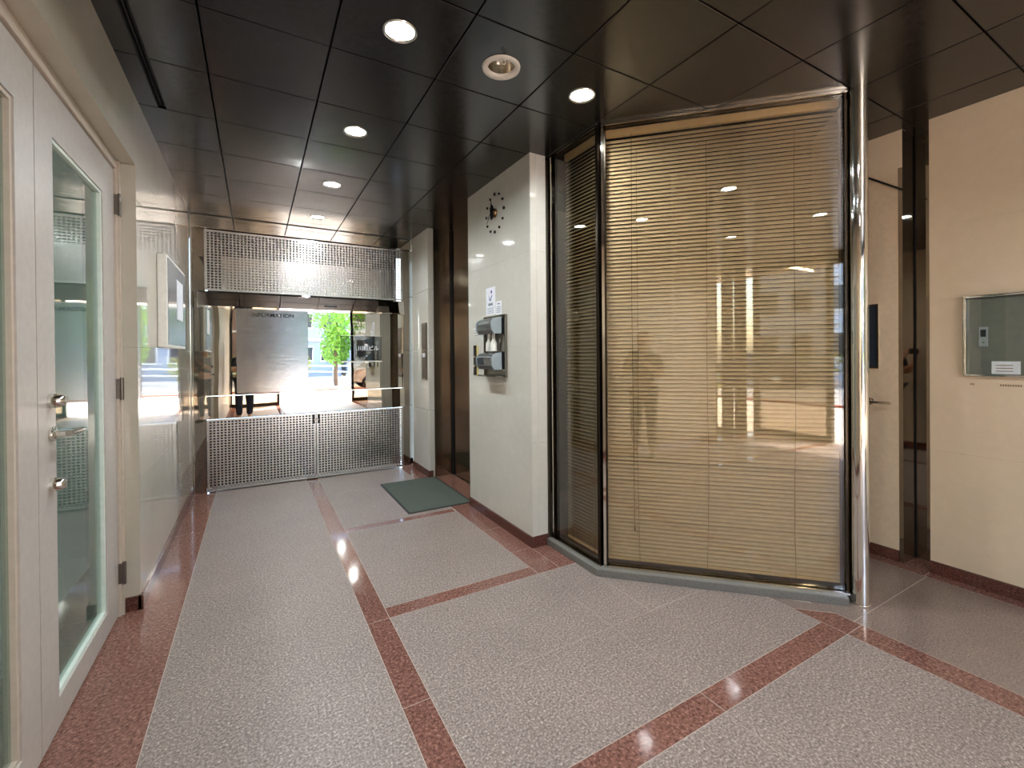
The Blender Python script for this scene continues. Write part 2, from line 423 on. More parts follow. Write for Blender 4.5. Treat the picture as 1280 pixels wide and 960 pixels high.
# the lamps
LL = ['round lit downlight nearest the camera in the left row of the ceiling', 'lit downlight beside the corner of the bronze glass bay',
      'lit downlight second along the corridor row, above the mat', 'lit downlight third along the corridor row', 'lit downlight farthest along the corridor, just before the steel gate',
      'lit downlight behind the camera over the left half of the lobby', 'lit downlight behind the camera over the right half of the lobby',
      'lit downlight near the entrance glass, left of the way in', 'lit downlight near the entrance glass, right of the way in']
for k, (x, y) in enumerate(lit):
    l = thing('downlight', (x, y, H), LL[k], 'ceiling light', 'recessed ceiling downlights')
    MB().lathe([(.073,.004),(.073,-.004),(.066,-.006),(.060,-.003),(.060,.012)], (x,y,H)).build('trim_ring', 'chrome', l)
    MB().lathe([(.060,.012),(.052,.04),(.046,.075)], (x,y,H)).build('reflector', 'lamp_can', l)
    MB().lathe([(.0005,.016),(.03,.0155),(.0595,.013)], (x,y,H)).build('lens', 'lamp', l)
UL = ['unlit white ringed emergency lamp with a small pull loop in the ceiling', 'unlit white ringed emergency lamp in the ceiling behind the camera']
for k, (x, y) in enumerate(unlit):
    l = thing('emergency_lamp', (x, y, H), UL[k], 'ceiling light', 'unlit emergency lamps')
    MB().lathe([(.094,.0),(.092,-.008),(.080,-.011),(.066,-.006),(.066,.01)], (x,y,H)).build('trim_ring', 'lamp_ring', l)
    MB().lathe([(.066,.01),(.060,.04),(.045,.07),(.001,.078)], (x,y,H)).build('reflector', 'lamp_can', l)
    MB().lathe([(.0005,.030),(.012,.034),(.016,.046),(.014,.06),(.010,.075)], (x,y,H), seg=16).build('bulb', 'white_plastic', l)
    lp = [(x-.03+.011*sin(2*pi*q/16), y-.078, H-.026+.013*cos(2*pi*q/16)) for q in range(17)]
    MB().tube(lp, .0025, 6, False).build('pull_loop', 'lamp_ring', l)

# ================================================================== LEFT WALL
ZR = .075
lw = thing('wall_left', (XL, 3, 0), 'left wall of polished pale stone slabs reflecting the steel gate', 'wall', kind='structure')
TH = .10
def lpanel(y0, y1, z0, z1): box('stone_panel', 'stone_left' if y1 > 1.6 else 'stone_honed', lw, XL-TH, XL, y0+.0008, y1-.0008, z0+.0004, z1-.0004)
for (a, b) in ((3.09,5.415),):
    for z0, z1 in ((0,.703),(.703,1.408),(1.408,2.383),(2.383,H)): lpanel(a, b, z0, z1)
lpanel(1.53, 3.09, 2.383, H); lpanel(-.2, 1.53, 2.383, H)
for z0, z1 in ((0,.703),(.703,1.408),(1.408,2.383)): lpanel(-.2, 1.53, z0, z1)
for z0, z1 in ((0,.703),(.703,1.408),(1.408,2.383),(2.383,H)): lpanel(-2.3, -.2, z0, z1)
box('wall_core', 'dark_gap', lw, XL-TH-.12, XL-TH-.002, 3.10, 5.75, 0, H+.1)
box('wall_core', 'dark_gap', lw, XL-TH-.12, XL-TH-.002, -2.3, 1.52, 0, H+.1)
box('wall_core', 'dark_gap', lw, XL-TH-.12, XL-TH-.002, 1.52, 3.10, 2.40, H+.1)
for k, (a, b) in enumerate(((3.078,5.40),(-2.3,1.54))):
    o = MB().box(XL-.01, XL+.014, a, b, 0, ZR).build('baseboard_left', 'granite_base', bevel=.002); tag(o, ['dark red granite skirting under the left wall past the white door', 'dark red granite skirting under the left wall behind the camera'][k], 'skirting', kind='structure')
box('baseboard_return', 'granite_base', lw, -.648, -.545, 3.078, 3.0895, 0.0005, ZR)

# ---- the left glazed door (parent and child leaves)
XD = -.632
d1 = thing('door_1', (XD, 2.4, 0), 'pale grey painted steel double door with glazed leaves in the left wall', 'door', kind='structure')
fr = MB().box(XD-.07, XD+.012, 3.045, 3.0885, 0, 2.382).box(XD-.07, XD+.012, 1.535, 3.045, 2.335, 2.382).box(XD-.07, XD+.012, 1.535, 1.575, 0, 2.335)
fr.build('door_frame', 'frame_paint', d1, bevel=.003)
box('frame_stop', 'frame_paint', d1, XD+.012, XD+.020, 3.06, 3.0885, 0, 2.382)
def leaf(y0, y1, gy0, gy1, gz0, gz1, name, bead='bead'):
    t_ = .042; z0, z1 = .012, 2.330
    m = MB().box(XD-t_, XD, y0, gy0, z0, z1).box(XD-t_, XD, gy1, y1, z0, z1).box(XD-t_, XD, gy0, gy1, z0, gz0).box(XD-t_, XD, gy0, gy1, gz1, z1)
    lf = m.build(name, 'door_paint', d1)
    b = .014; x0, x1 = XD-.030, XD-.006
    m = MB().box(x0, x1, gy0, gy0+b, gz0, gz1).box(x0, x1, gy1-b, gy1, gz0, gz1).box(x0, x1, gy0+b, gy1-b, gz0, gz0+b).box(x0, x1, gy0+b, gy1-b, gz1-b, gz1)
    m.build('glazing_bead', bead, lf)
    MB().box(XD-.026, XD-.020, gy0+.004, gy1-.004, gz0+.004, gz1-.004).build('glass_pane', 'glass_door', lf)
    return lf
leaf(1.578, 2.077, 1.70, 1.938, .12, 2.15, 'door_leaf', 'frame_paint')
ml = leaf(2.083, 3.042, 2.236, 2.852, .118, 2.155, 'door_leaf')
ml['label'] = 'wider glazed leaf with lever handle and two locks'
# lever, locks, hinges
m = MB().lathe([(.0005,.0),(.027,.0),(.027,.010),(.020,.014),(.0005,.014)], (XD,2.19,1.083), 'x', 24).tube([(XD+.012,2.19,1.083),(XD+.052,2.19,1.083)], .011, 12)
m.build('lever_rose', 'chrome', ml)
MB().tube([(XD+.052,2.175,1.084),(XD+.054,2.24,1.083),(XD+.052,2.31,1.080)], [.0115,.012,.010], 12).build('lever_handle', 'steel_frame', ml)
MB().lathe([(.026,.0),(.026,.012),(.021,.030),(.017,.042),(.0005,.042)], (XD,2.18,1.202), 'x', 24).build('lock_cylinder', 'chrome', ml)
MB().lathe([(.024,.0),(.024,.012),(.019,.030),(.015,.038),(.0005,.038)], (XD,2.185,.905), 'x', 24).build('lock_cylinder', 'chrome', ml)
for z in (2.150, 1.190, .225):
    hg = MB().tube([(XD+.024,3.048,z-.058),(XD+.024,3.048,z+.058)], .0085, 12).box(XD+.001, XD+.020, 3.043, 3.053, z-.052, z+.052)
    hg.build('hinge', 'hinge', d1)
# the room seen dimly through the glass
rm = thing('wall_office', (-2, 2.4, 0), 'pale green walls of the dim room behind the glazed left door', 'wall', kind='structure')
box('back_wall', 'room_wall', rm, -2.9, -2.8, .6, 4.2, 0, 2.6); box('side_wall', 'room_wall', rm, -2.8, -.80, 4.1, 4.2, 0, 2.6)
box('side_wall', 'room_wall', rm, -2.8, -.80, .6, .7, 0, 2.6); box('room_ceiling', 'room_wall', rm, -2.9, -.78, .6, 4.2, 2.6, 2.7)
box('room_floor', 'room_floor', rm, -2.9, -.68, .6, 4.2, -.05, 0)
ob = thing('office_fill_lamp', (-1.6, 2.9, 2.6), 'square fill lamp added to light the room behind the left door glass', 'ceiling light')  # unseen lamp added to give the room behind the glass low light
box('fill_lamp_housing', 'white_plastic', ob, -1.75, -1.45, 2.75, 3.05, 2.585, 2.6); box('fill_lamp_diffuser', emit('office_fill_panel', (.86, 1, .92), 3.0), ob, -1.73, -1.47, 2.77, 3.03, 2.578, 2.585)
# pale sack on the floor behind the glass
bm = bmesh.new(); bmesh.ops.create_icosphere(bm, subdivisions=4, radius=1)
for v in bm.verts:
    n = v.co.copy(); k = 1 + .10*sin(5*n.x+2*n.z) + .07*sin(9*n.y+4*n.z) + .05*sin(13*n.z+7*n.x)
    v.co = Vector((n.x*.17*k, n.y*.24*k, max(n.z, -.82)*.22*k)); v.co.z = max(v.co.z, -.17)
me = bpy.data.meshes.new('cloth_sack'); bm.to_mesh(me); bm.free(); me.materials.append(MT['bag'])
for p in me.polygons: p.use_smooth = True
o = bpy.data.objects.new('cloth_sack', me); COL.objects.link(o); place(o, (-.98, 2.98, .17)); tag(o, 'pale rounded sack on the floor behind the glass of the left door', 'sack')

# ---- the display box on the left wall
db = thing('display_box', (XL, 4.0, 1.4), 'grey wall display box with pale frame fixed to the left wall', 'display')
box('body', 'white_plastic', db, XL+.001, XL+.052, 3.66, 4.52, 1.42, 2.03, bevel=.003)
box('screen', 'screen', db, XL+.050, XL+.055, 3.69, 4.50, 1.44, 2.01)
box('poster', 'paper', db, XL+.0545, XL+.057, 4.06, 4.36, 1.63, 1.92)

# ================================================================== STEEL GATE
gt = thing('steel_gate', (.55, YG, 0), 'polished steel gate wall with perforated panels closing the end of the corridor', 'gate')
def perf(name, x0, x1, z0, z1, nx, nz, parent, y=YG, th=.003, fr=.012):
    """sheet with a grid of square holes, real openings"""
    m = MB(); X0, X1, Z0, Z1 = x0+fr, x1-fr, z0+fr, z1-fr
    px, pz = (X1-X0)/nx, (Z1-Z0)/nz; hx, hz = px*.57/2, pz*.57/2
    for yy, flip in ((y, False), (y+th, True)):
        vs = []; fs = []
        xs = []; 
        for i in range(nx): c = X0+(i+.5)*px; xs += [c-hx, c+hx]
        zs = []
        for j in range(nz): c = Z0+(j+.5)*pz; zs += [c-hz, c+hz]
        xs = [x0]+xs+[x1]; zs = [z0]+zs+[z1]; nX = len(xs)
        vs = [(x, yy, z) for z in zs for x in xs]
        for j in range(len(zs)-1):
            for i in range(nX-1):
                if i % 2 == 1 and j % 2 == 1: continue
                q = (j*nX+i, j*nX+i+1, (j+1)*nX+i+1, (j+1)*nX+i)
                fs.append(q[::-1] if flip else q)
        o = len(m.v); m.add(vs, fs)
    n = len(zs)*nX; fs = []
    for j in range(1, len(zs)-2, 2):
        for i in range(1, nX-2, 2):
            a, b, c, d = j*nX+i, j*nX+i+1, (j+1)*nX+i+1, (j+1)*nX+i
            for p, q in ((a,b),(b,c),(c,d),(d,a)): fs.append((p, q, q+n, p+n))
    m.f += fs; m.sm += [False]*len(fs)
    m.box(x0-.004, x0, y-.004, y+.02, z0, z1).box(x1, x1+.004, y-.004, y+.02, z0, z1)
    m.box(x0-.004, x1+.004, y-.004, y+.02, z0-.004, z0).box(x0-.004, x1+.004, y-.004, y+.02, z1, z1+.004)
    return m.build(name, 'perf', parent)
l1 = perf('perforated_leaf', -.424, .566, .018, .722, 31, 25, gt); l2 = perf('perforated_leaf', .580, 1.542, .018, .722, 30, 25, gt)
perf('perforated_screen', -.428, 1.548, 2.022, 2.616, 61, 21, gt)
for xx, lf in ((.549, l1), (.600, l2)):
    MB().box(xx-.010, xx+.010, YG-.012, YG-.002, .610, .710).build('latch_plate', 'black', lf)
MB().box(.549, .600, YG-.016, YG-.011, .648, .662).build('latch_bar', 'steel_frame', l1)
box('lower_back', 'dark_gap', gt, -.43, 1.55, YG+.20, YG+.22, 0, .75)
box('upper_back', 'dark_gap', gt, -.43, 1.55, YG+.26, YG+.28, 2.0, 2.72)
box('duct_panel', 'mirror_flat', gt, -.281, 1.471, YG+.012, YG+.03, 2.024, 2.372)
MB().box(-.482, 1.549, YG-.050, YG+.05, .738, .962).build('mirror_bar', 'mirror', gt, bevel=.003)
MB().box(-.446, 1.540, YG-.006, YG+.05, .964, 1.842).build('mirror_panel', 'mirror', gt)
hp = [(YG-.075,1.842),(YG-.077,1.856),(YG-.052,1.99),(YG-.045,2.004),(YG+.06,2.004),(YG+.06,1.842)]
MB().add([(-.484,y,z) for y,z in hp]+[(1.549,y,z) for y,z in hp], [tuple(range(5,-1,-1)), tuple(range(6,12))]+[(i,(i+1)%6,6+(i+1)%6,6+i) for i in range(6)]).build('header_box', 'mirror', gt)
box('header_slot', 'black', gt, .66, .79, YG-.0725, YG-.062, 1.892, 1.908)
box('end_cap', 'steel_frame', gt, -.492, -.484, YG-.08, YG+.05, 1.835, 2.01)
box('top_beam', 'mirror_flat', gt, -.545, 1.66, YG-.02, YG+.10, 2.632, 2.755, bevel=.003)
box('side_post', 'mirror_dark', gt, -.53, -.434, YG+.02, YG+.09, 0, 2.63, bevel=.002)
box('corner_post', 'mirror_flat', gt, -.548, -.528, YG-.02, YG+.09, 0, 2.63, bevel=.003)
box('side_post', 'mirror_dark', gt, 1.552, 1.70, YG+.03, YG+.09, 0, 2.63, bevel=.002)
box('edge_trim', 'chrome', gt, 1.541, 1.549, YG-.03, YG+.03, .964, 1.842)
ib = thing('information_board', (.165, YG, .977), 'brushed steel building directory board headed INFORMATION on the gate', 'sign')
box('board', 'board', ib, -.169, .499, YG-.030, YG-.008, .977, 1.843, bevel=.002)
text('board_heading', 'INFORMATION', 'black', ib, (.163, YG-.0308, 1.782), .056, (pi/2, 0, 0), .392)
ap = thing('acrylic_sign', (1.06, YG, 1.29), 'clear smoked acrylic sign plate with white lettering on the mirror panel', 'sign')
box('acrylic_plate', 'acrylic', ap, .832, 1.29, YG-.034, YG-.028, 1.292, 1.58)
box('plate_rail', 'white_plastic', ap, .832, 1.288, YG-.038, YG-.024, 1.279, 1.293)
box('top_edge', 'white_plastic', ap, .832, 1.29, YG-.0335, YG-.0285, 1.58, 1.584)
for q in (.86, 1.26): MB().tube([(q, YG-.03, 1.56), (q, YG-.004, 1.56)], .006, 10).build('standoff', 'chrome', ap)
text('sign_lettering', '川和ビル', 'paper', ap, (1.135, YG-.0348, 1.435), .062, (pi/2, 0, 0), .235)

# ================================================================== WHITE WALL, PIER, LIFT RECESS
ww = thing('wall_back', (XW, 3.2, 0), 'polished white stone wall pier with the clock and hand dispensers', 'wall', kind='structure')
for z0, z1 in ((0,.731),(.731,1.408),(1.408,2.078),(2.078,H)):
    box('stone_panel', 'stone_white', ww, XW, XW+.05, 2.655, 3.70, z0+.0004, z1-.0004, bevel=.0006)
    box('stone_panel', 'stone_white', ww, XW+.051, 1.80, 2.65, 2.70, z0+.0004, z1-.0004, bevel=.0006)
    box('corner_bead', 'stone_white', ww, XW+.001, XW+.050, 2.65, 2.6545, z0+.0004, z1-.0004)
box('wall_core', 'stone_white', ww, XW+.051, 1.83, 2.701, 3.70, 0, H)
o = MB().box(XW-.012, XW+.01, 2.64, 3.70, 0, ZR).box(XW+.01, 1.80, 2.64, 2.66, 0, ZR).build('baseboard_back', 'granite_base', bevel=.002); tag(o, 'dark red granite skirting around the foot of the white stone wall', 'skirting', kind='structure')
pr = thing('wall_pier', (1.68, 5.0, 0), 'narrow pale stone pier between the lift recess and the steel gate', 'wall', kind='structure')
for z0, z1 in ((0,.731),(.731,1.408),(1.408,2.078),(2.078,H)):
    box('stone_panel', 'stone_white', pr, 1.655, 1.725, 4.755, 5.32, z0+.0004, z1-.0004, bevel=.008)
o = MB().box(1.643, 1.70, 4.745, 5.32, 0, ZR).build('baseboard_pier', 'granite_base', bevel=.002); tag(o, 'dark red granite skirting under the narrow stone pier by the lift', 'skirting', kind='structure')
lp = thing('lift_plate', (1.655, 4.87, 1.07), 'narrow brown steel service plate with white label on the stone pier', 'panel')
box('plate', 'steel_frame', lp, 1.648, 1.6555, 4.785, 4.965, 1.075, 1.715, bevel=.002)
box('door_panel', 'hinge', lp, 1.644, 1.649, 4.80, 4.95, 1.42, 1.70); box('door_panel', 'hinge', lp, 1.644, 1.649, 4.80, 4.95, 1.09, 1.38)
box('label_plate', 'paper', lp, 1.6425, 1.6445, 4.83, 4.92, 1.33, 1.375)
d3 = thing('door_3', (1.94, 4.2, 0), 'dark mirror steel lift doors set back beside the mat', 'lift door', kind='structure')
box('jamb', 'lift_steel', d3, 1.726, 1.955, 4.757, 4.80, 0, H-.002); box('jamb', 'lift_steel', d3, 1.832, 1.955, 3.66, 3.699, 0, H-.002)
box('door_panel', 'lift_steel', d3, 1.94, 1.965, 4.226, 4.740, .006, H-.004); box('door_panel', 'lift_steel', d3, 1.94, 1.965, 3.70, 4.222, .006, H-.004)
box('joint', 'black', d3, 1.925, 1.94, 4.73, 4.757, 0, H-.002); box('shaft_back', 'dark_gap', d3, 1.966, 1.99, 3.6, 4.9, 0, H+.05); box('door_sill', 'steel_frame', d3, 1.930, 1.945, 3.70, 4.757, -.02, .002)

# clock
ck = thing('wall_clock', (XW, 3.171, 2.48), 'frameless wall clock of twelve black dots and hands on white stone', 'clock')
for k in range(12):
    a = 2*pi*(k+.5)/12 if False else 2*pi*k/12
    rr = .0125 if k % 3 == 0 else .010
    MB().lathe([(.0005,-.012),(rr,-.010),(rr,.0)], (XW, 3.171-.150*sin(a), 2.48+.150*cos(a)), 'x', 16).build('hour_dot', 'clock_black', ck)
MB().lathe([(.0005,-.030),(.030,-.028),(.036,-.02),(.036,0)], (XW, 3.171, 2.48), 'x', 28).build('hub', 'bronze_disc', ck)
def hand(a, ln, wd, tail, x):
    ca, sa = cos(a), sin(a)
    def q(u, v): return (3.171 - (u*sa + v*ca), 2.48 + (u*ca - v*sa))
    pts = [q(-tail, -wd*.6), q(ln*.55, -wd), q(ln, -wd*.2), q(ln, wd*.2), q(ln*.55, wd), q(-tail, wd*.6)]
    n = 6; vs = [(x, y, z) for y, z in pts]+[(x-.003, y, z) for y, z in pts]
    return MB().add(vs, [tuple(range(n)), tuple(range(2*n-1, n-1, -1))]+[(i, n+i, n+(i+1)%n, (i+1)%n) for i in range(n)])
hand(radians(-2), .066, .030, .055, XW-.031).build('hour_hand', 'clock_black', ck)
hand(radians(0), .108, .006, .0, XW-.036).build('minute_hand', 'steel_frame', ck)
hand(radians(222), .110, .004, .0, XW-.040).build('second_hand', 'steel_frame', ck)

# hand dispensers on a steel back plate
dp = thing('dispenser_unit', (XW, 3.17, 1.17), 'steel wall unit with two hand dispensers under the notices', 'dispenser')
m = MB().box(XW-.004, XW, 2.99, 3.36, 1.175, 1.662).box(XW-.02, XW-.003, 2.99, 3.0, 1.175, 1.662).box(XW-.02, XW-.003, 3.35, 3.36, 1.175, 1.662).box(XW-.02, XW-.003, 3.0, 3.35, 1.652, 1.662).box(XW-.02, XW-.003, 3.0, 3.35, 1.175, 1.185)
m.build('back_plate', 'steel_frame', dp)
def disp(z0, z1, name, lab):
    y0, y1 = 3.035, 3.315; prof = []
    for k in range(9):
        a = pi/2*k/8; prof.append((XW-.022-.088*sin(a), z1-.05+.05*cos(a)))
    prof += [(XW-.105, z0+.03), (XW-.085, z0), (XW-.022, z0)]
    n = len(prof); vs = [(x, y0+.012, z) for x, z in prof]+[(x, y1-.012, z) for x, z in prof]
    o = MB().add(vs, [tuple(range(n)), tuple(range(2*n-1, n-1, -1))]+[(i, n+i, n+(i+1)%n, (i+1)%n) for i in range(n)]).build(name, 'dispenser', dp)
    o['label'] = lab
    for yy in (y0, y1-.012):
        vs = [(x-.004, yy, z) for x, z in prof]+[(x-.004, yy+.012, z) for x, z in prof]
        MB().add(vs, [tuple(range(n)), tuple(range(2*n-1, n-1, -1))]+[(i, n+i, n+(i+1)%n, (i+1)%n) for i in range(n)]).build('side_cheek', 'dispenser_side', o)
    MB().box(XW-.02, XW-.003, y0, y1, z0+.01, z1-.01).build('mount', 'black', o)
    return o
disp(1.515, 1.645, 'dispenser', 'upper dispenser with curved steel hood'); dd = disp(1.235, 1.37, 'dispenser', 'lower dispenser with clear window')
box('window', 'win_glass', dd, XW-.1125, XW-.1085, 3.20, 3.29, 1.27, 1.33)
for yy in (3.13, 3.21): MB().tube([(XW-.045, yy, 1.38), (XW-.045, yy, 1.44), (XW-.045, yy, 1.47), (XW-.045, yy, 1.515)], [.026, .026, .012, .010], 14).build('bottle', 'white_plastic', dp)
box('drip_tray', 'steel_frame', dp, XW-.09, XW-.004, 3.01, 3.34, 1.177, 1.190, bevel=.003)

# notices
n1 = thing('notice', (XW, 3.26, 1.676), 'tall white notice with a blue mark above the dispensers', 'notice', 'notices above the dispensers')
box('sheet', 'paper', n1, XW-.0022, XW-.0005, 3.182, 3.342, 1.676, 1.900)
x = XW-.0028
m = MB().add([(x,3.295,1.845),(x,3.270,1.80),(x,3.262,1.785),(x,3.285,1.80)], [(0,1,2,3)]).add([(x,3.262,1.785),(x,3.232,1.83),(x,3.240,1.84),(x,3.270,1.80)], [(0,1,2,3)])
m.add([(x, 3.245+.014*cos(2*pi*k/16), 1.862+.014*sin(2*pi*k/16)) for k in range(16)], [tuple(range(16))]); m.build('printed_mark', 'ink_blue', n1)
box('printed_line', 'ink_grey', n1, x, x+.0004, 3.222, 3.302, 1.752, 1.772)
for k in range(4): box('printed_line', 'ink_grey', n1, x, x+.0004, 3.205, 3.322, 1.690+.013*k, 1.694+.013*k)
n2 = thing('notice', (XW, 3.13, 1.676), 'small white printed notice beside the taller one above the dispensers', 'notice', 'notices above the dispensers')
box('sheet', 'paper', n2, XW-.0022, XW-.0005, 3.078, 3.172, 1.670, 1.775)
box('printed_line', 'ink', n2, x, x+.0004, 3.105, 3.145, 1.750, 1.757)
for k in range(4): box('printed_line', 'ink_grey', n2, x, x+.0004, 3.092, 3.158, 1.685+.014*k, 1.690+.014*k)
n3 = thing('braille_plate', (XW, 3.51, 1.53), 'small clear plate above the lift call button', 'plate')
box('plate', 'white_plastic', n3, XW-.003, XW-.0005, 3.445, 3.598, 1.525, 1.585)
for k in range(2): box('printed_line', 'ink_grey', n3, XW-.0035, XW-.003, 3.46, 3.585, 1.540+.022*k, 1.545+.022*k)
cb = thing('call_button', (XW, 3.55, 1.17), 'black lift call button strip beside the lift recess', 'button')
box('plate', 'clock_black', cb, XW-.008, XW-.0005, 3.538, 3.592, 1.175, 1.435, bevel=.002)
box('edge_strip', 'yellow_plastic', cb, XW-.006, XW-.0005, 3.508, 3.526, 1.178, 1.432)
for z in (1.34, 1.26): MB().lathe([(.0005,-.012),(.014,-.012),(.015,-.008),(.015,0)], (XW-.003, 3.565, z), 'x', 16).build('button', 'chrome', cb)

# mat
mt = thing('floor_mat', (1.42, 4.25, 0), 'grey green floor mat with dark rubber edge before the lift', 'mat')
MB().box(1.135, 1.70, 3.765, 4.74, 0.0005, .007).build('pile', 'mat', mt, bevel=.002)
m = MB().box(1.118, 1.1345, 3.748, 4.757, 0.0005, .006).box(1.7005, 1.717, 3.748, 4.745, 0.0005, .006).box(1.1345, 1.7005, 3.748, 3.7645, 0.0005, .006).box(1.1345, 1.64, 4.7405, 4.757, 0.0005, .006)
m.build('rubber_edge', 'mat_edge', mt)

# ================================================================== BRONZE GLASS BAY
q_ = 1/sqrt(2); A = Vector((1.86, 2.12, 0)); LEN = 1.294
def g45(p): return Vector((A.x + (p.x + p.y)*q_, A.y + (-p.x + p.y)*q_, p.z))   # x along the glass, y into the shop
def gS(p): return Vector((1.84 + p.y, 2.64 - p.x, p.z))                          # small pane, x towards the camera
w1 = thing('window_1', g45(Vector((LEN/2, 0, 0))), 'wide bronze tinted glass front set at an angle, blinds behind', 'window', kind='structure')
w2 = thing('window_2', gS(Vector((.25, 0, 0))), 'narrow bronze glass pane beside the white stone pier', 'window', kind='structure')
# kerb
kb = [(1.785,2.655),(1.785,2.108),(2.447,1.448),(2.72,1.175),(2.79,1.235),(1.93,2.10),(1.93,2.655)]
o = MB().prism(kb, 0, .044).build('trim_1', 'kerb', bevel=.003); tag(o, 'low grey stone kerb under the bronze glass bay', 'kerb', kind='structure')
# frames
ZG0, ZG1 = .050, 2.748
m = MB().box(0, LEN, -.012, .03, .044, ZG0+.006).box(0, LEN, -.012, .03, ZG1-.002, H-.001).box(0, .022, -.012, .035, .056, ZG1).box(LEN-.012, LEN-.004, -.012, .035, .056, ZG1)
m.build('frame', 'bronze_frame', w1, g45)
m = MB().box(0.0, LEN, -.026, -.012, .044, .055).box(.0, LEN, -.018, -.012, ZG1-.003, H-.002).box(-.004, .012, -.018, -.012, .056, ZG1)
m.build('frame_trim', 'chrome', w1, g45)
MB().box(.02, LEN-.012, 0, .010, ZG0+.008, ZG1).build('glass_pane', 'glass_bronze', w1, g45)
LS = .515
m = MB().box(-.0, LS, -.012, .03, .044, ZG0+.006).box(0, LS, -.012, .03, ZG1-.002, H-.001).box(0.0, .03, -.012, .035, .056, ZG1).box(LS-.02, LS, -.012, .035, .056, ZG1)
m.build('frame', 'bronze_frame', w2, gS)
m = MB().box(.0, LS, -.026, -.012, .044, .055).box(0, LS, -.018, -.012, ZG1-.003, H-.002).box(.016, .028, -.018, -.012, .056, ZG1)
m.build('frame_trim', 'chrome', w2, gS)
MB().box(.028, LS-.018, 0, .010, ZG0+.008, ZG1).build('glass_pane', 'glass_bronze', w2, gS)
MB().box(-.035, -.004, .012, .05, .056, ZG1).build('mullion', 'bronze_frame', w1, g45)
# blinds
def blind(name, xf, rot, s0, s1, depth, label, cords, tilt, bad, smat='slat'):
    t_ = thing(name, xf(Vector(((s0+s1)/2, depth, .07))), label, 'blind', 'venetian blinds behind the bronze glass')
    MB().box(s0, s1, depth-.014, depth+.014, 2.700, 2.744).build('headrail', 'headrail', t_, xf, bevel=.002)
    MB().box(s0, s1, depth-.010, depth+.010, .070, .088).build('bottom_rail', 'headrail', t_, xf, bevel=.003)
    c, L = .0252, s1-s0
    vs = []; K = 4; N = 8
    for i in range(N+1):
        for k in range(K+1):
            u = (k/K-.5)*c; vs.append((-L/2+L*i/N, u, .0018*(1-(2*k/K-1)**2)))
    fs = [(i*(K+1)+k, (i+1)*(K+1)+k, (i+1)*(K+1)+k+1, i*(K+1)+k+1) for i in range(N) for k in range(K)]
    me = bpy.data.meshes.new('slat'); me.from_pydata(vs, [], fs); me.materials.append(MT[smat])
    for p in me.polygons: p.use_smooth = True
    pitch = .0240; n = int((2.700-.088)/pitch); rnd = random.Random(3)
    for k in range(n):
        z = .088+(k+.6)*pitch; ta = tilt + rnd.uniform(-1.6, 1.6)
        if k in bad: ta = bad[k]
        o = bpy.data.objects.new('slat', me); COL.objects.link(o)
        o.rotation_euler = (radians(ta), rnd.uniform(-.0012, .0012), rot)
        place(o, xf(Vector(((s0+s1)/2, depth, z))), t_)
    for s in cords:
        wob = [(s + .006*sin(i*.9+s*9)*(1 if i < 4 else .25), depth-.0150, .075+i*.23) for i in range(12)]
        MB().tube(wob, .0012, 5).build('ladder_cord', 'cord', t_, xf)
    return t_
b1 = blind('venetian_blind', g45, -pi/4, .022, LEN-.016, .060, 'beige slatted venetian blind behind the wide angled bronze glass', (.205, .60, 1.06), 62, {24: 44, 27: 70, 19: 54, 9: 52})
MB().tube([(.175,.036,2.70),(.172,.036,1.6),(.178,.036,.8),(.180,.036,.30)], .0016, 6).build('pull_cord', 'cord', b1, g45)
MB().tube([(.181,.036,.30),(.181,.036,.262)], [.002,.005], 8).build('cord_toggle', 'cord', b1, g45)
b2 = blind('venetian_blind', gS, -pi/2, .10, LS-.03, .060, 'venetian blind behind the narrow bronze pane, shade put into its slat colour', (.16, .40), 50, {}, 'slat_shaded')
# shop interior
sh = thing('wall_shop', (2.6, 2.6, 0), 'dim shop interior walls behind the bronze glass bay', 'wall', kind='structure')
box('back_wall', 'shop_wall', sh, 1.832, 3.3, 3.60, 3.65, 0, H); box('side_wall', 'shop_wall', sh, 3.25, 3.30, 1.45, 3.6, 0, H)
box('side_wall', 'shop_wall', sh, 1.832, 1.86, 2.70, 3.6, 0, H); box('shop_floor', 'room_floor', sh, 1.9, 3.3, 1.2, 3.6, -.06, -.001)
MB().prism([(2.845,1.215),(2.875,1.200),(3.30,1.60),(3.27,1.63)], 0, H).build('side_wall', 'stone_warm', sh)
# pole
po = thing('steel_pole', (2.808, 1.165, 0), 'tall polished steel round pole at the end of the angled glass', 'pole')
MB().tube([(2.808,1.165,0),(2.808,1.165,H)], .0445, 48).build('shaft', 'chrome', po)
MB().lathe([(.0447,.0),(.0475,.0),(.0475,.006),(.0447,.008)], (2.808,1.165,0.0), 'z', 48).build('base_ring', 'chrome', po)

# ================================================================== RIGHT WALL
rw = thing('wall_right', (XR, .5, 0), 'right wall of polished warm beige stone slabs', 'wall', kind='structure')
def rpanel(y0, y1, z0, z1): box('stone_panel', 'stone_warm', rw, XR, XR+.05, y0+.0003, y1-.0003, z0+.0003, z1-.0003)
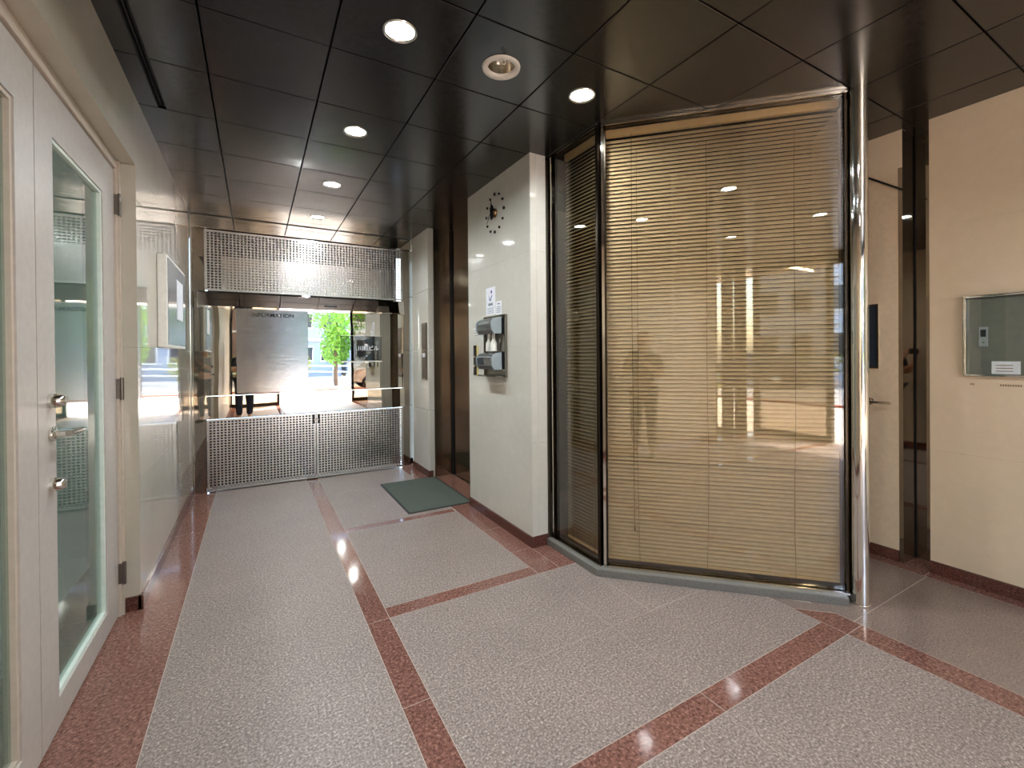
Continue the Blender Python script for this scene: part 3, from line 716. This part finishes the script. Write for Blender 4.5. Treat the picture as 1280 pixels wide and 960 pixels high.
# display case niche sits in the panel field
NY0, NY1, NZ0, NZ1 = .40, .957, 1.206, 1.665
for (a, b) in ((-.6, .36), (.36, 1.11)):
    for z0, z1 in ((0,.749),(.749,1.66),(1.66,2.10),(2.10,H)):
        rpanel(a, b, z0, z1)
for a, b in ((-3.4, -2.0), (-2.0, -.6)):
    for z0, z1 in ((0,.749),(.749,1.66),(1.66,H)): rpanel(a, b, z0, z1)
for z0, z1 in ((2.52, H),): rpanel(1.24, 2.4, z0, z1)
box('wall_core', 'dark_gap', rw, XR+.052, XR+.06, YE, 1.105, 0, H+.05)
box('stone_panel', 'stone_warm', rw, 2.86, XR, 2.4, 2.45, 0, H)
o = MB().box(XR-.014, XR+.02, YE, 1.11, 0, ZR).build('baseboard_right', 'granite_base', bevel=.002); tag(o, 'dark red granite skirting under the right beige wall', 'skirting', kind='structure')
# mirror steel recess
d4 = thing('trim_2', (3.65, 1.18, 0), 'tall narrow dark mirror steel recess in the right wall', 'recess', kind='structure')
box('jamb', 'mirror_dark', d4, XR+.001, 3.752, 1.24, 1.262, 0, H-.002); box('back_panel', 'mirror_dark', d4, 3.752, 3.77, 1.0, 1.262, 0, H-.002)
box('joint', 'black', d4, 3.746, 3.752, 1.234, 1.24, 0, H-.002)
box('near_jamb', 'mirror_dark', d4, XR+.061, 3.752, 1.09, 1.105, 0, H-.002)
# cream door beyond
d2 = thing('door_2', (XR, 1.8, 0), 'cream flush steel door with slit window in the right wall behind the pole', 'door', kind='structure')
box('door_leaf', 'door_cream', d2, XR, XR+.045, 1.263, 2.1, ZR, 2.52)
box('surround', 'door_cream', d2, XR-.004, XR+.045, 2.1, 2.4, 0, 2.52)
box('kick_plate', 'granite_base', d2, XR-.006, XR+.04, 1.263, 2.1, 0.004, ZR)
m = MB().box(XR-.010, XR, 1.366, 1.374, 1.24, 1.665).box(XR-.010, XR, 1.418, 1.428, 1.24, 1.665).box(XR-.010, XR, 1.374, 1.418, 1.24, 1.250).box(XR-.010, XR, 1.374, 1.418, 1.655, 1.665)
m.build('window_frame', 'chrome', d2); box('slit_window', 'win_glass', d2, XR-.004, XR-.001, 1.374, 1.418, 1.25, 1.655)
MB().lathe([(.0005,-.012),(.022,-.012),(.024,-.006),(.024,0)], (XR,1.415,1.02), 'x', 20).tube([(XR-.01,1.415,1.02),(XR-.052,1.415,1.02)], .009, 10).build('lever_rose', 'chrome', d2)
MB().tube([(XR-.052,1.42,1.02),(XR-.055,1.35,1.02),(XR-.052,1.285,1.018)], .009, 10).build('lever_handle', 'chrome', d2)
MB().tube([(XR-.012,1.45,2.535),(XR-.012,1.24,2.378)], .006, 8).build('closer_arm', 'black', d2); box('closer_body', 'black', d2, XR-.05, XR-.001, 1.48, 1.72, 2.53, 2.59, bevel=.004)
# display case
dc = thing('display_case', (XR, .68, NZ0), 'chrome framed wall case with grey back, card and intercom on the right wall', 'wall case')
fw = .014
m = MB().box(XR-.024, XR-.001, NY0, NY1, NZ0, NZ0+fw).box(XR-.024, XR-.001, NY0, NY1, NZ1-fw, NZ1).box(XR-.024, XR-.001, NY0, NY0+fw, NZ0+fw, NZ1-fw).box(XR-.024, XR-.001, NY1-fw, NY1, NZ0+fw, NZ1-fw)
m.build('frame', 'chrome', dc, bevel=.003)
box('back_panel', 'grey_panel', dc, XR-.004, XR-.001, NY0+fw, NY1-fw, NZ0+fw, NZ1-fw)
box('front_glass', 'glass_clear', dc, XR-.020, XR-.016, NY0+fw, NY1-fw, NZ0+fw, NZ1-fw)
box('shadow_gap', 'black', dc, XR-.0155, XR-.004, NY0+fw, NY1-fw, NZ1-fw-.004, NZ1-fw)
it = box('intercom', 'dispenser_side', dc, XR-.012, XR-.004, .857, .893, 1.375, 1.485, bevel=.002)
box('speaker_window', 'black', it, XR-.0135, XR-.012, .864, .886, 1.43, 1.470); box('button', 'chrome', it, XR-.0135, XR-.012, .870, .880, 1.392, 1.402)
cdn = box('card', 'paper', dc, XR-.012, XR-.009, .733, .842, 1.222, 1.292); cdn['label'] = 'white printed card standing in the case'
for k in range(3): box('printed_line', 'ink_brown', cdn, XR-.0126, XR-.012, .76, .825, 1.236+.016*k, 1.240+.016*k)
wl = thing('wall_lettering', (XR, .85, 1.155), 'tiny brown lettering on the wall under the chrome case', 'lettering')
for a, b in ((.915,.935),(.73,.815),(.62,.70)): 
    k = a
    while k < b-.004: box('printed_stroke', 'ink_brown', wl, XR-.0012, XR-.0004, k, k+.006, 1.155, 1.165); k += .0095

# ================================================================== ENTRANCE SCREEN behind the camera
es = thing('window_3', (0, YE, 0), 'bronze tinted entrance glazing with dark posts behind the camera', 'window', kind='structure')
for x in (-.56, .56, 2.52, 3.52): box('post', 'bronze_frame', es, x-.035, x+.035, YE-.05, YE+.05, 0, H, bevel=.003)
for x0, x1 in ((-.525, .525), (2.555, 3.485)):
    box('glass_pane', 'glass_dark', es, x0, x1, YE-.005, YE+.005, .09, H-.06); box('bottom_rail', 'bronze_frame', es, x0, x1, YE-.03, YE+.03, 0, .09); box('top_rail', 'bronze_frame', es, x0, x1, YE-.03, YE+.03, H-.06, H)
box('top_rail', 'bronze_frame', es, .595, 2.485, YE-.04, YE+.04, H-.12, H)
w4 = thing('window_4', (XL, -2.85, 0), 'side glazing with dark posts between the left wall and entrance', 'window', kind='structure')
for a, b in ((-2.34,-2.30),(-2.75,-2.53),(-3.10,-2.86)): box('post', 'bronze_frame', w4, XL-.06, XL, a, b, 0, H)
for a, b in ((-2.53,-2.34),(-2.86,-2.75),(-3.34,-3.10)): box('glass_pane', 'glass_bronze', w4, XL-.035, XL-.027, a, b, .02, H-.02)

# building above, canopy
cp = thing('canopy', (1.2, -4.4, 2.8), 'flat entrance canopy of the building over the pavement outside', 'canopy', kind='structure')
box('roof_slab', 'soffit', cp, -5, 7, -4.5, 7, H+.112, H+.5)
box('soffit_board', 'soffit', cp, -5, 7, -4.5, YE-.05, H+.06, H+.112)
box('upper_wall', 'facade_brick', cp, -5, 7, YE, YE+.2, H+.5, 7.5)
for a, b in ((-5, -.66),): box('front_wall', 'facade_brick', cp, a, -1.6, YE-.1, YE+.1, -.02, H+.11)
box('front_wall', 'facade_brick', cp, XR+.06, 7, YE-.1, YE+.1, -.02, H+.11)
tb = thing('fluorescent_lamp', (-.18, -4.0, H), 'long fluorescent tube lamp under the canopy outside the entrance', 'lamp')
box('batten', 'white_paint', tb, -.22, -.14, -4.45, -3.50, H+.02, H+.06, bevel=.004); MB().tube([(-.18,-4.42,H),(-.18,-3.53,H)], .017, 12).build('tube', 'tube', tb)

# ================================================================== STREET
pv = thing('pavement', (1, -6, 0), 'pale paved street pavement outside the entrance', 'pavement', kind='structure')
box('paving_bed', 'grout', pv, -9, 12, -8.2, YE, -.10, -.008)
k = 0
for i in range(21):
    for j in range(5):
        x0 = -9+i*1.0; y0 = YE-(j+1)*.96
        box('paving_slab', 'paving', pv, x0+.004, x0+.996, y0+.004, y0+.956, -.05, -.002)
for i in range(20): 
    x0 = -9+i*1.05; o = box('kerb_stone', 'kerb_red', pv, x0+.004, x0+1.046, -8.40, -8.2, -.12, .05, bevel=.01)
rd = MB().box(-30, 34, -17.0, -8.4, -.16, -.10).build('road', 'asphalt'); tag(rd, 'light asphalt road in front of the entrance', 'road', kind='structure')
fp = MB().box(-30, 34, -21, -17.0, -.16, -.01).build('far_pavement', 'paving'); tag(fp, 'far pavement across the road', 'pavement', kind='structure')
gr = thing('guard_rail', (0, -17.3, 0), 'white pipe guard rail along the far side of the road', 'rail')
for x in range(-20, 22, 2): MB().tube([(x,-17.3,-.01),(x,-17.3,.78)], .035, 10).build('rail_post', 'white_paint', gr)
for z in (.45, .78): MB().tube([(-20,-17.3,z),(20,-17.3,z)], .035, 10).build('rail_pipe', 'white_paint', gr)
def building(x0, x1, y1, hgt, mat, label, nx, nz):
    b = thing('building', ((x0+x1)/2, y1-3, 0), label, 'building', 'buildings across the road')
    box('wall', mat, b, x0, x1, y1-6, y1, -.1, hgt)
    sx = (x1-x0)/nx; sz = (hgt-.6)/nz
    for i in range(nx):
        for j in range(nz):
            cx = x0+(i+.5)*sx; cz = .5+(j+.5)*sz
            wd = box('window', 'white_paint', b, cx-sx*.33, cx+sx*.33, y1, y1+.08, cz-sz*.28, cz+sz*.30)
            box('pane', 'win_glass', wd, cx-sx*.29, cx+sx*.29, y1+.06, y1+.09, cz-sz*.24, cz+sz*.26)
    for j in range(1, nz): box('floor_band', 'white_paint', b, x0, x1, y1, y1+.14, .45+j*sz-.06, .45+j*sz+.06)
    box('parapet', mat, b, x0-.05, x1+.05, y1-6, y1+.10, hgt, hgt+.4)
building(-11.5, -4.6, -21, 10, 'facade_white', 'white apartment building across the road seen in reflection', 4, 4)
building(-4.3, 1.8, -22, 8, 'facade_brick', 'brown brick building across the road', 4, 3)
building(2.1, 5.2, -22.5, 9, 'facade_grey', 'blue grey narrow building across the road', 2, 4)
building(5.6, 14, -21.5, 11, 'facade_white', 'pale office building across the road on the right', 4, 4)
def foliage(name, label, cat, blobs, mat, trunk=None, n=900, ls=.09, group=None):
    b = thing(name, blobs[0][0][:2]+(0,), label, cat, group); rnd = random.Random(len(label)); m = MB()
    for _ in range(n):
        c, r = rnd.choice(blobs)
        d = Vector((rnd.gauss(0,1), rnd.gauss(0,1), rnd.gauss(0,1))).normalized()*(rnd.random()**.4)
        p = Vector((c[0]+d.x*r[0], c[1]+d.y*r[1], max(.02, c[2]+d.z*r[2])))
        a = Vector((rnd.gauss(0,1), rnd.gauss(0,1), rnd.gauss(0,1))).normalized()*ls; e = a.orthogonal().normalized()*ls*.45
        m.add([p-a, p+e, p+a, p-e], [(0,1,2,3)])
    o = m.build('leaves', mat, b); o['kind'] = 'stuff'
    if trunk:
        for t_ in trunk: MB().tube(t_[0], t_[1], 8).build('trunk', 'bark', b)
foliage('street_tree', 'bright green street tree beyond the pavement right of the entrance', 'tree', [((3.4,-12.6,1.9),(.75,.75,1.0)),((3.5,-12.4,3.2),(1.3,1.2,1.1))], 'leaf', [([(3.4,-12.6,-.1),(3.42,-12.6,1.2),(3.5,-12.5,3.0)],[.10,.08,.04])], 2200, .10)
foliage('hedge', 'yellow green clipped hedge behind the white guard rail', 'hedge', [((-11+k*1.1,-18.6,.75),(.75,.5,.75)) for k in range(13)], 'leaf_yellow', None, 3000, .10)
foliage('shrub', 'yellow green shrub outside the side glazing', 'shrub', [((-3.6,-4.6,.75),(.55,.5,.75)),((-3.2,-5.4,.6),(.5,.5,.6))], 'leaf_yellow', None, 900, .07)
def car(x, y, rot, mat, label):
    c_, s_ = cos(rot), sin(rot)
    def xf(p): return Vector((x+p.x*c_-p.y*s_, y+p.x*s_+p.y*c_, p.z-.10))
    t_ = thing('car', (x, y, -.10), label, 'car', 'cars on the road')
    prof = [(-2.0,.30),(-2.05,.62),(-1.85,.88),(-1.45,.95),(-.95,1.42),(.55,1.47),(1.35,.98),(2.0,.84),(2.1,.55),(2.05,.28)]
    n = len(prof); m = MB()
    vs = []
    for yy, k in ((-.80,.0),(-.72,.06),(.72,.06),(.80,.0)): vs += [(px, yy if pz < 1.1 else yy*.82, pz) for px, pz in prof]
    fs = [tuple(range(n-1,-1,-1)), tuple(range(3*n,4*n))]
    for r in range(3): fs += [(r*n+i, r*n+(i+1)%n, (r+1)*n+(i+1)%n, (r+1)*n+i) for i in range(n)]
    m.add(vs, fs).build('body', mat, t_, xf, bevel=.04)
    for s in (-1, 1):
        yy = .735*s; MB().add([(-1.25,yy*1.07,1.0),(-.88,yy*.93,1.36),(.45,yy*.93,1.40),(1.1,yy*1.07,1.0),(-1.25,yy*1.09,1.0),(-.88,yy*.95,1.36),(.45,yy*.95,1.40),(1.1,yy*1.09,1.0)],
            [(0,1,2,3),(7,6,5,4),(0,4,5,1),(1,5,6,2),(2,6,7,3),(3,7,4,0)]).build('side_window', 'win_glass', t_, xf)
    MB().add([(.62,-.58,1.45),(1.32,-.66,1.01),(1.32,.66,1.01),(.62,.58,1.45)], [(0,1,2,3)]).add([(.63,-.58,1.47),(1.34,-.66,1.03),(1.34,.66,1.03),(.63,.58,1.47)], [(0,1,2,3)]).build('windscreen', 'win_glass', t_, xf)
    for px in (-1.3, 1.3):
        for s in (-1, 1):
            wv = MB().lathe([(.0005,-.10),(.22,-.10),(.31,-.09),(.32,0),(.31,.09),(.22,.10),(.0005,.10)], (px, .74*s, .32), 'y', 24).build('wheel', 'tyre', t_, xf)
            MB().lathe([(.0005,.105),(.19,.105),(.20,.09)] if s > 0 else [(.0005,-.105),(.19,-.105),(.20,-.09)], (px, .74*s, .32), 'y', 20).build('hub_cap', 'chrome', wv, xf)
    for s in (-1, 1): MB().box(2.0, 2.09, .42*s, .70*s, .60, .74).build('headlamp', 'white_plastic', t_, xf)
car(5.6, -10.2, 0.0, 'car_paint', 'silver car parked on the near side of the road')
car(-7.6, -14.9, pi, 'car_dark', 'dark car on the far side of the road')

# ================================================================== PERSON with the phone (seen only in the mirrors)
fd = Vector((sin(yaw), cos(yaw), 0)); rd_ = Vector((cos(yaw), -sin(yaw), 0)); PB = Vector((0,0,0)) - fd*.43
def P(r, f, z): return PB + rd_*r + fd*f + Vector((0,0,z))
pe = thing('person', PB, 'person in black shirt and dark trousers holding up a phone behind the camera', 'person')
def skin(name, joints, edges, mat, parent, root=0, sub=2):
    me = bpy.data.meshes.new(name); pos = [j[0] for j in joints]; c = pos[root]
    me.from_pydata([tuple(p-c) for p in pos], edges, []); me.materials.append(MT[mat])
    o = bpy.data.objects.new(name, me); COL.objects.link(o); place(o, c, parent)
    md = o.modifiers.new('skin', 'SKIN'); md.use_smooth_shade = True
    sv = me.skin_vertices[0].data
    for k, j in enumerate(joints): sv[k].radius = j[1] if isinstance(j[1], tuple) else (j[1], j[1])
    sv[root].use_root = True
    sb = o.modifiers.new('sub', 'SUBSURF'); sb.levels = sub; sb.render_levels = sub
    return o
HD = [P(0,.02,1.36), P(0,.03,1.43), P(0,.035,1.50), P(0,.03,1.58), P(0,.02,1.635)]
joints = [(P(0,0,.92),(.14,.105)),(P(0,0,1.08),(.125,.09)),(P(0,0,1.25),(.145,.10)),(P(0,0,1.32),(.09,.07)),(HD[0],.05),(HD[1],.062),(HD[2],(.074,.088)),(HD[3],(.072,.09)),(HD[4],(.04,.055))]
edges = [(0,1),(1,2),(2,3),(3,4),(4,5),(5,6),(6,7),(7,8)]
def limb(pts, at):
    i = len(joints); edges.append((at, i))
    for k, p in enumerate(pts):
        joints.append(p)
        if k: edges.append((i+k-1, i+k))
    return len(joints)-1
ends = {}
for s in (-1, 1):
    limb([(P(.09*s,0,.86),.085),(P(.10*s,.01,.48),.058),(P(.105*s,-.01,.10),.04),(P(.11*s,.03,.05),.035),(P(.12*s,.13,.035),.03)], 0)
    ends[s] = limb([(P(.17*s,0,1.30),.052),(P(.235*s,.03,1.05),.042),(P(.13*s,.27,1.20),.033),(P(.075*s,.345,1.285),.026),(P(.062*s,.37,1.325),(.03,.02))], 2)
body = skin('body', joints, edges, 'skin', pe)
for s in (-1, 1):
    for k in range(4):
        z = 1.315+.017*k
        skin('finger', [(P(.066*s,.362,z),.009),(P(.082*s,.392,z+.01),.0085),(P(.080*s,.414,z+.013),.008),(P(.066*s,.4215,z+.014),.007)], [(0,1),(1,2),(2,3)], 'skin', body, 0, 1)
    skin('thumb', [(P(.058*s,.355,1.325),.0105),(P(.066*s,.36,1.355),.0095),(P(.055*s,.372,1.378),.008)], [(0,1),(1,2)], 'skin', body, 0, 1)
    MB().tube([P(.028*s,.103,1.512), P(.028*s,.112,1.512)], .011, 10).build('eye', 'hair', body)
    MB().tube([P(.078*s,.02,1.49), P(.086*s,.015,1.515)], [.012,.016], 8).build('ear', 'skin', body)
MB().tube([P(0,.105,1.515), P(0,.128,1.475), P(0,.115,1.468)], [.008,.014,.010], 8).build('nose', 'skin', body)
MB().tube([P(-.022,.110,1.442), P(0,.116,1.440), P(.022,.110,1.442)], .005, 8).build('mouth', plain('lips', (160, 92, 84), .5), body)
sj = [(P(0,0,.90),(.152,.118)),(P(0,0,1.08),(.138,.102)),(P(0,0,1.25),(.156,.112)),(P(0,0,1.325),(.10,.078))]; se = [(0,1),(1,2),(2,3)]
for s in (-1, 1):
    i = len(sj); sj += [(P(.175*s,0,1.30),.062),(P(.222*s,.02,1.12),.056)]; se += [(2,i),(i,i+1)]
skin('shirt', sj, se, 'shirt', pe)
tj = [(P(0,0,.92),(.148,.115))]; te = []
for s in (-1, 1):
    i = len(tj); tj += [(P(.09*s,0,.84),.098),(P(.10*s,.01,.48),.074),(P(.105*s,-.01,.11),.058)]; te += [(0,i),(i,i+1),(i+1,i+2)]
skin('trousers', tj, te, 'trouser', pe)
for s in (-1, 1): skin('shoe', [(P(.108*s,-.04,.045),(.042,.044)),(P(.112*s,.06,.042),(.044,.04)),(P(.12*s,.17,.034),(.038,.03))], [(0,1),(1,2)], 'black', pe)
skin('hair', [(P(0,-.03,1.49),(.078,.075)),(P(0,-.005,1.585),(.084,.095)),(P(0,.035,1.645),(.05,.05))], [(0,1),(1,2)], 'hair', pe)
ph = thing('phone', P(0,.40,1.33), 'dark phone held up in both hands by the person', 'phone')
def px_(p): return P(p.x, .398+p.y, 1.352+p.z)
MB().box(-.078, .078, -.004, .004, -.037, .037).build('case', 'black', ph, px_, bevel=.002); MB().box(-.074, .074, -.0055, -.004, -.034, .034).build('screen', 'win_glass', ph, px_)
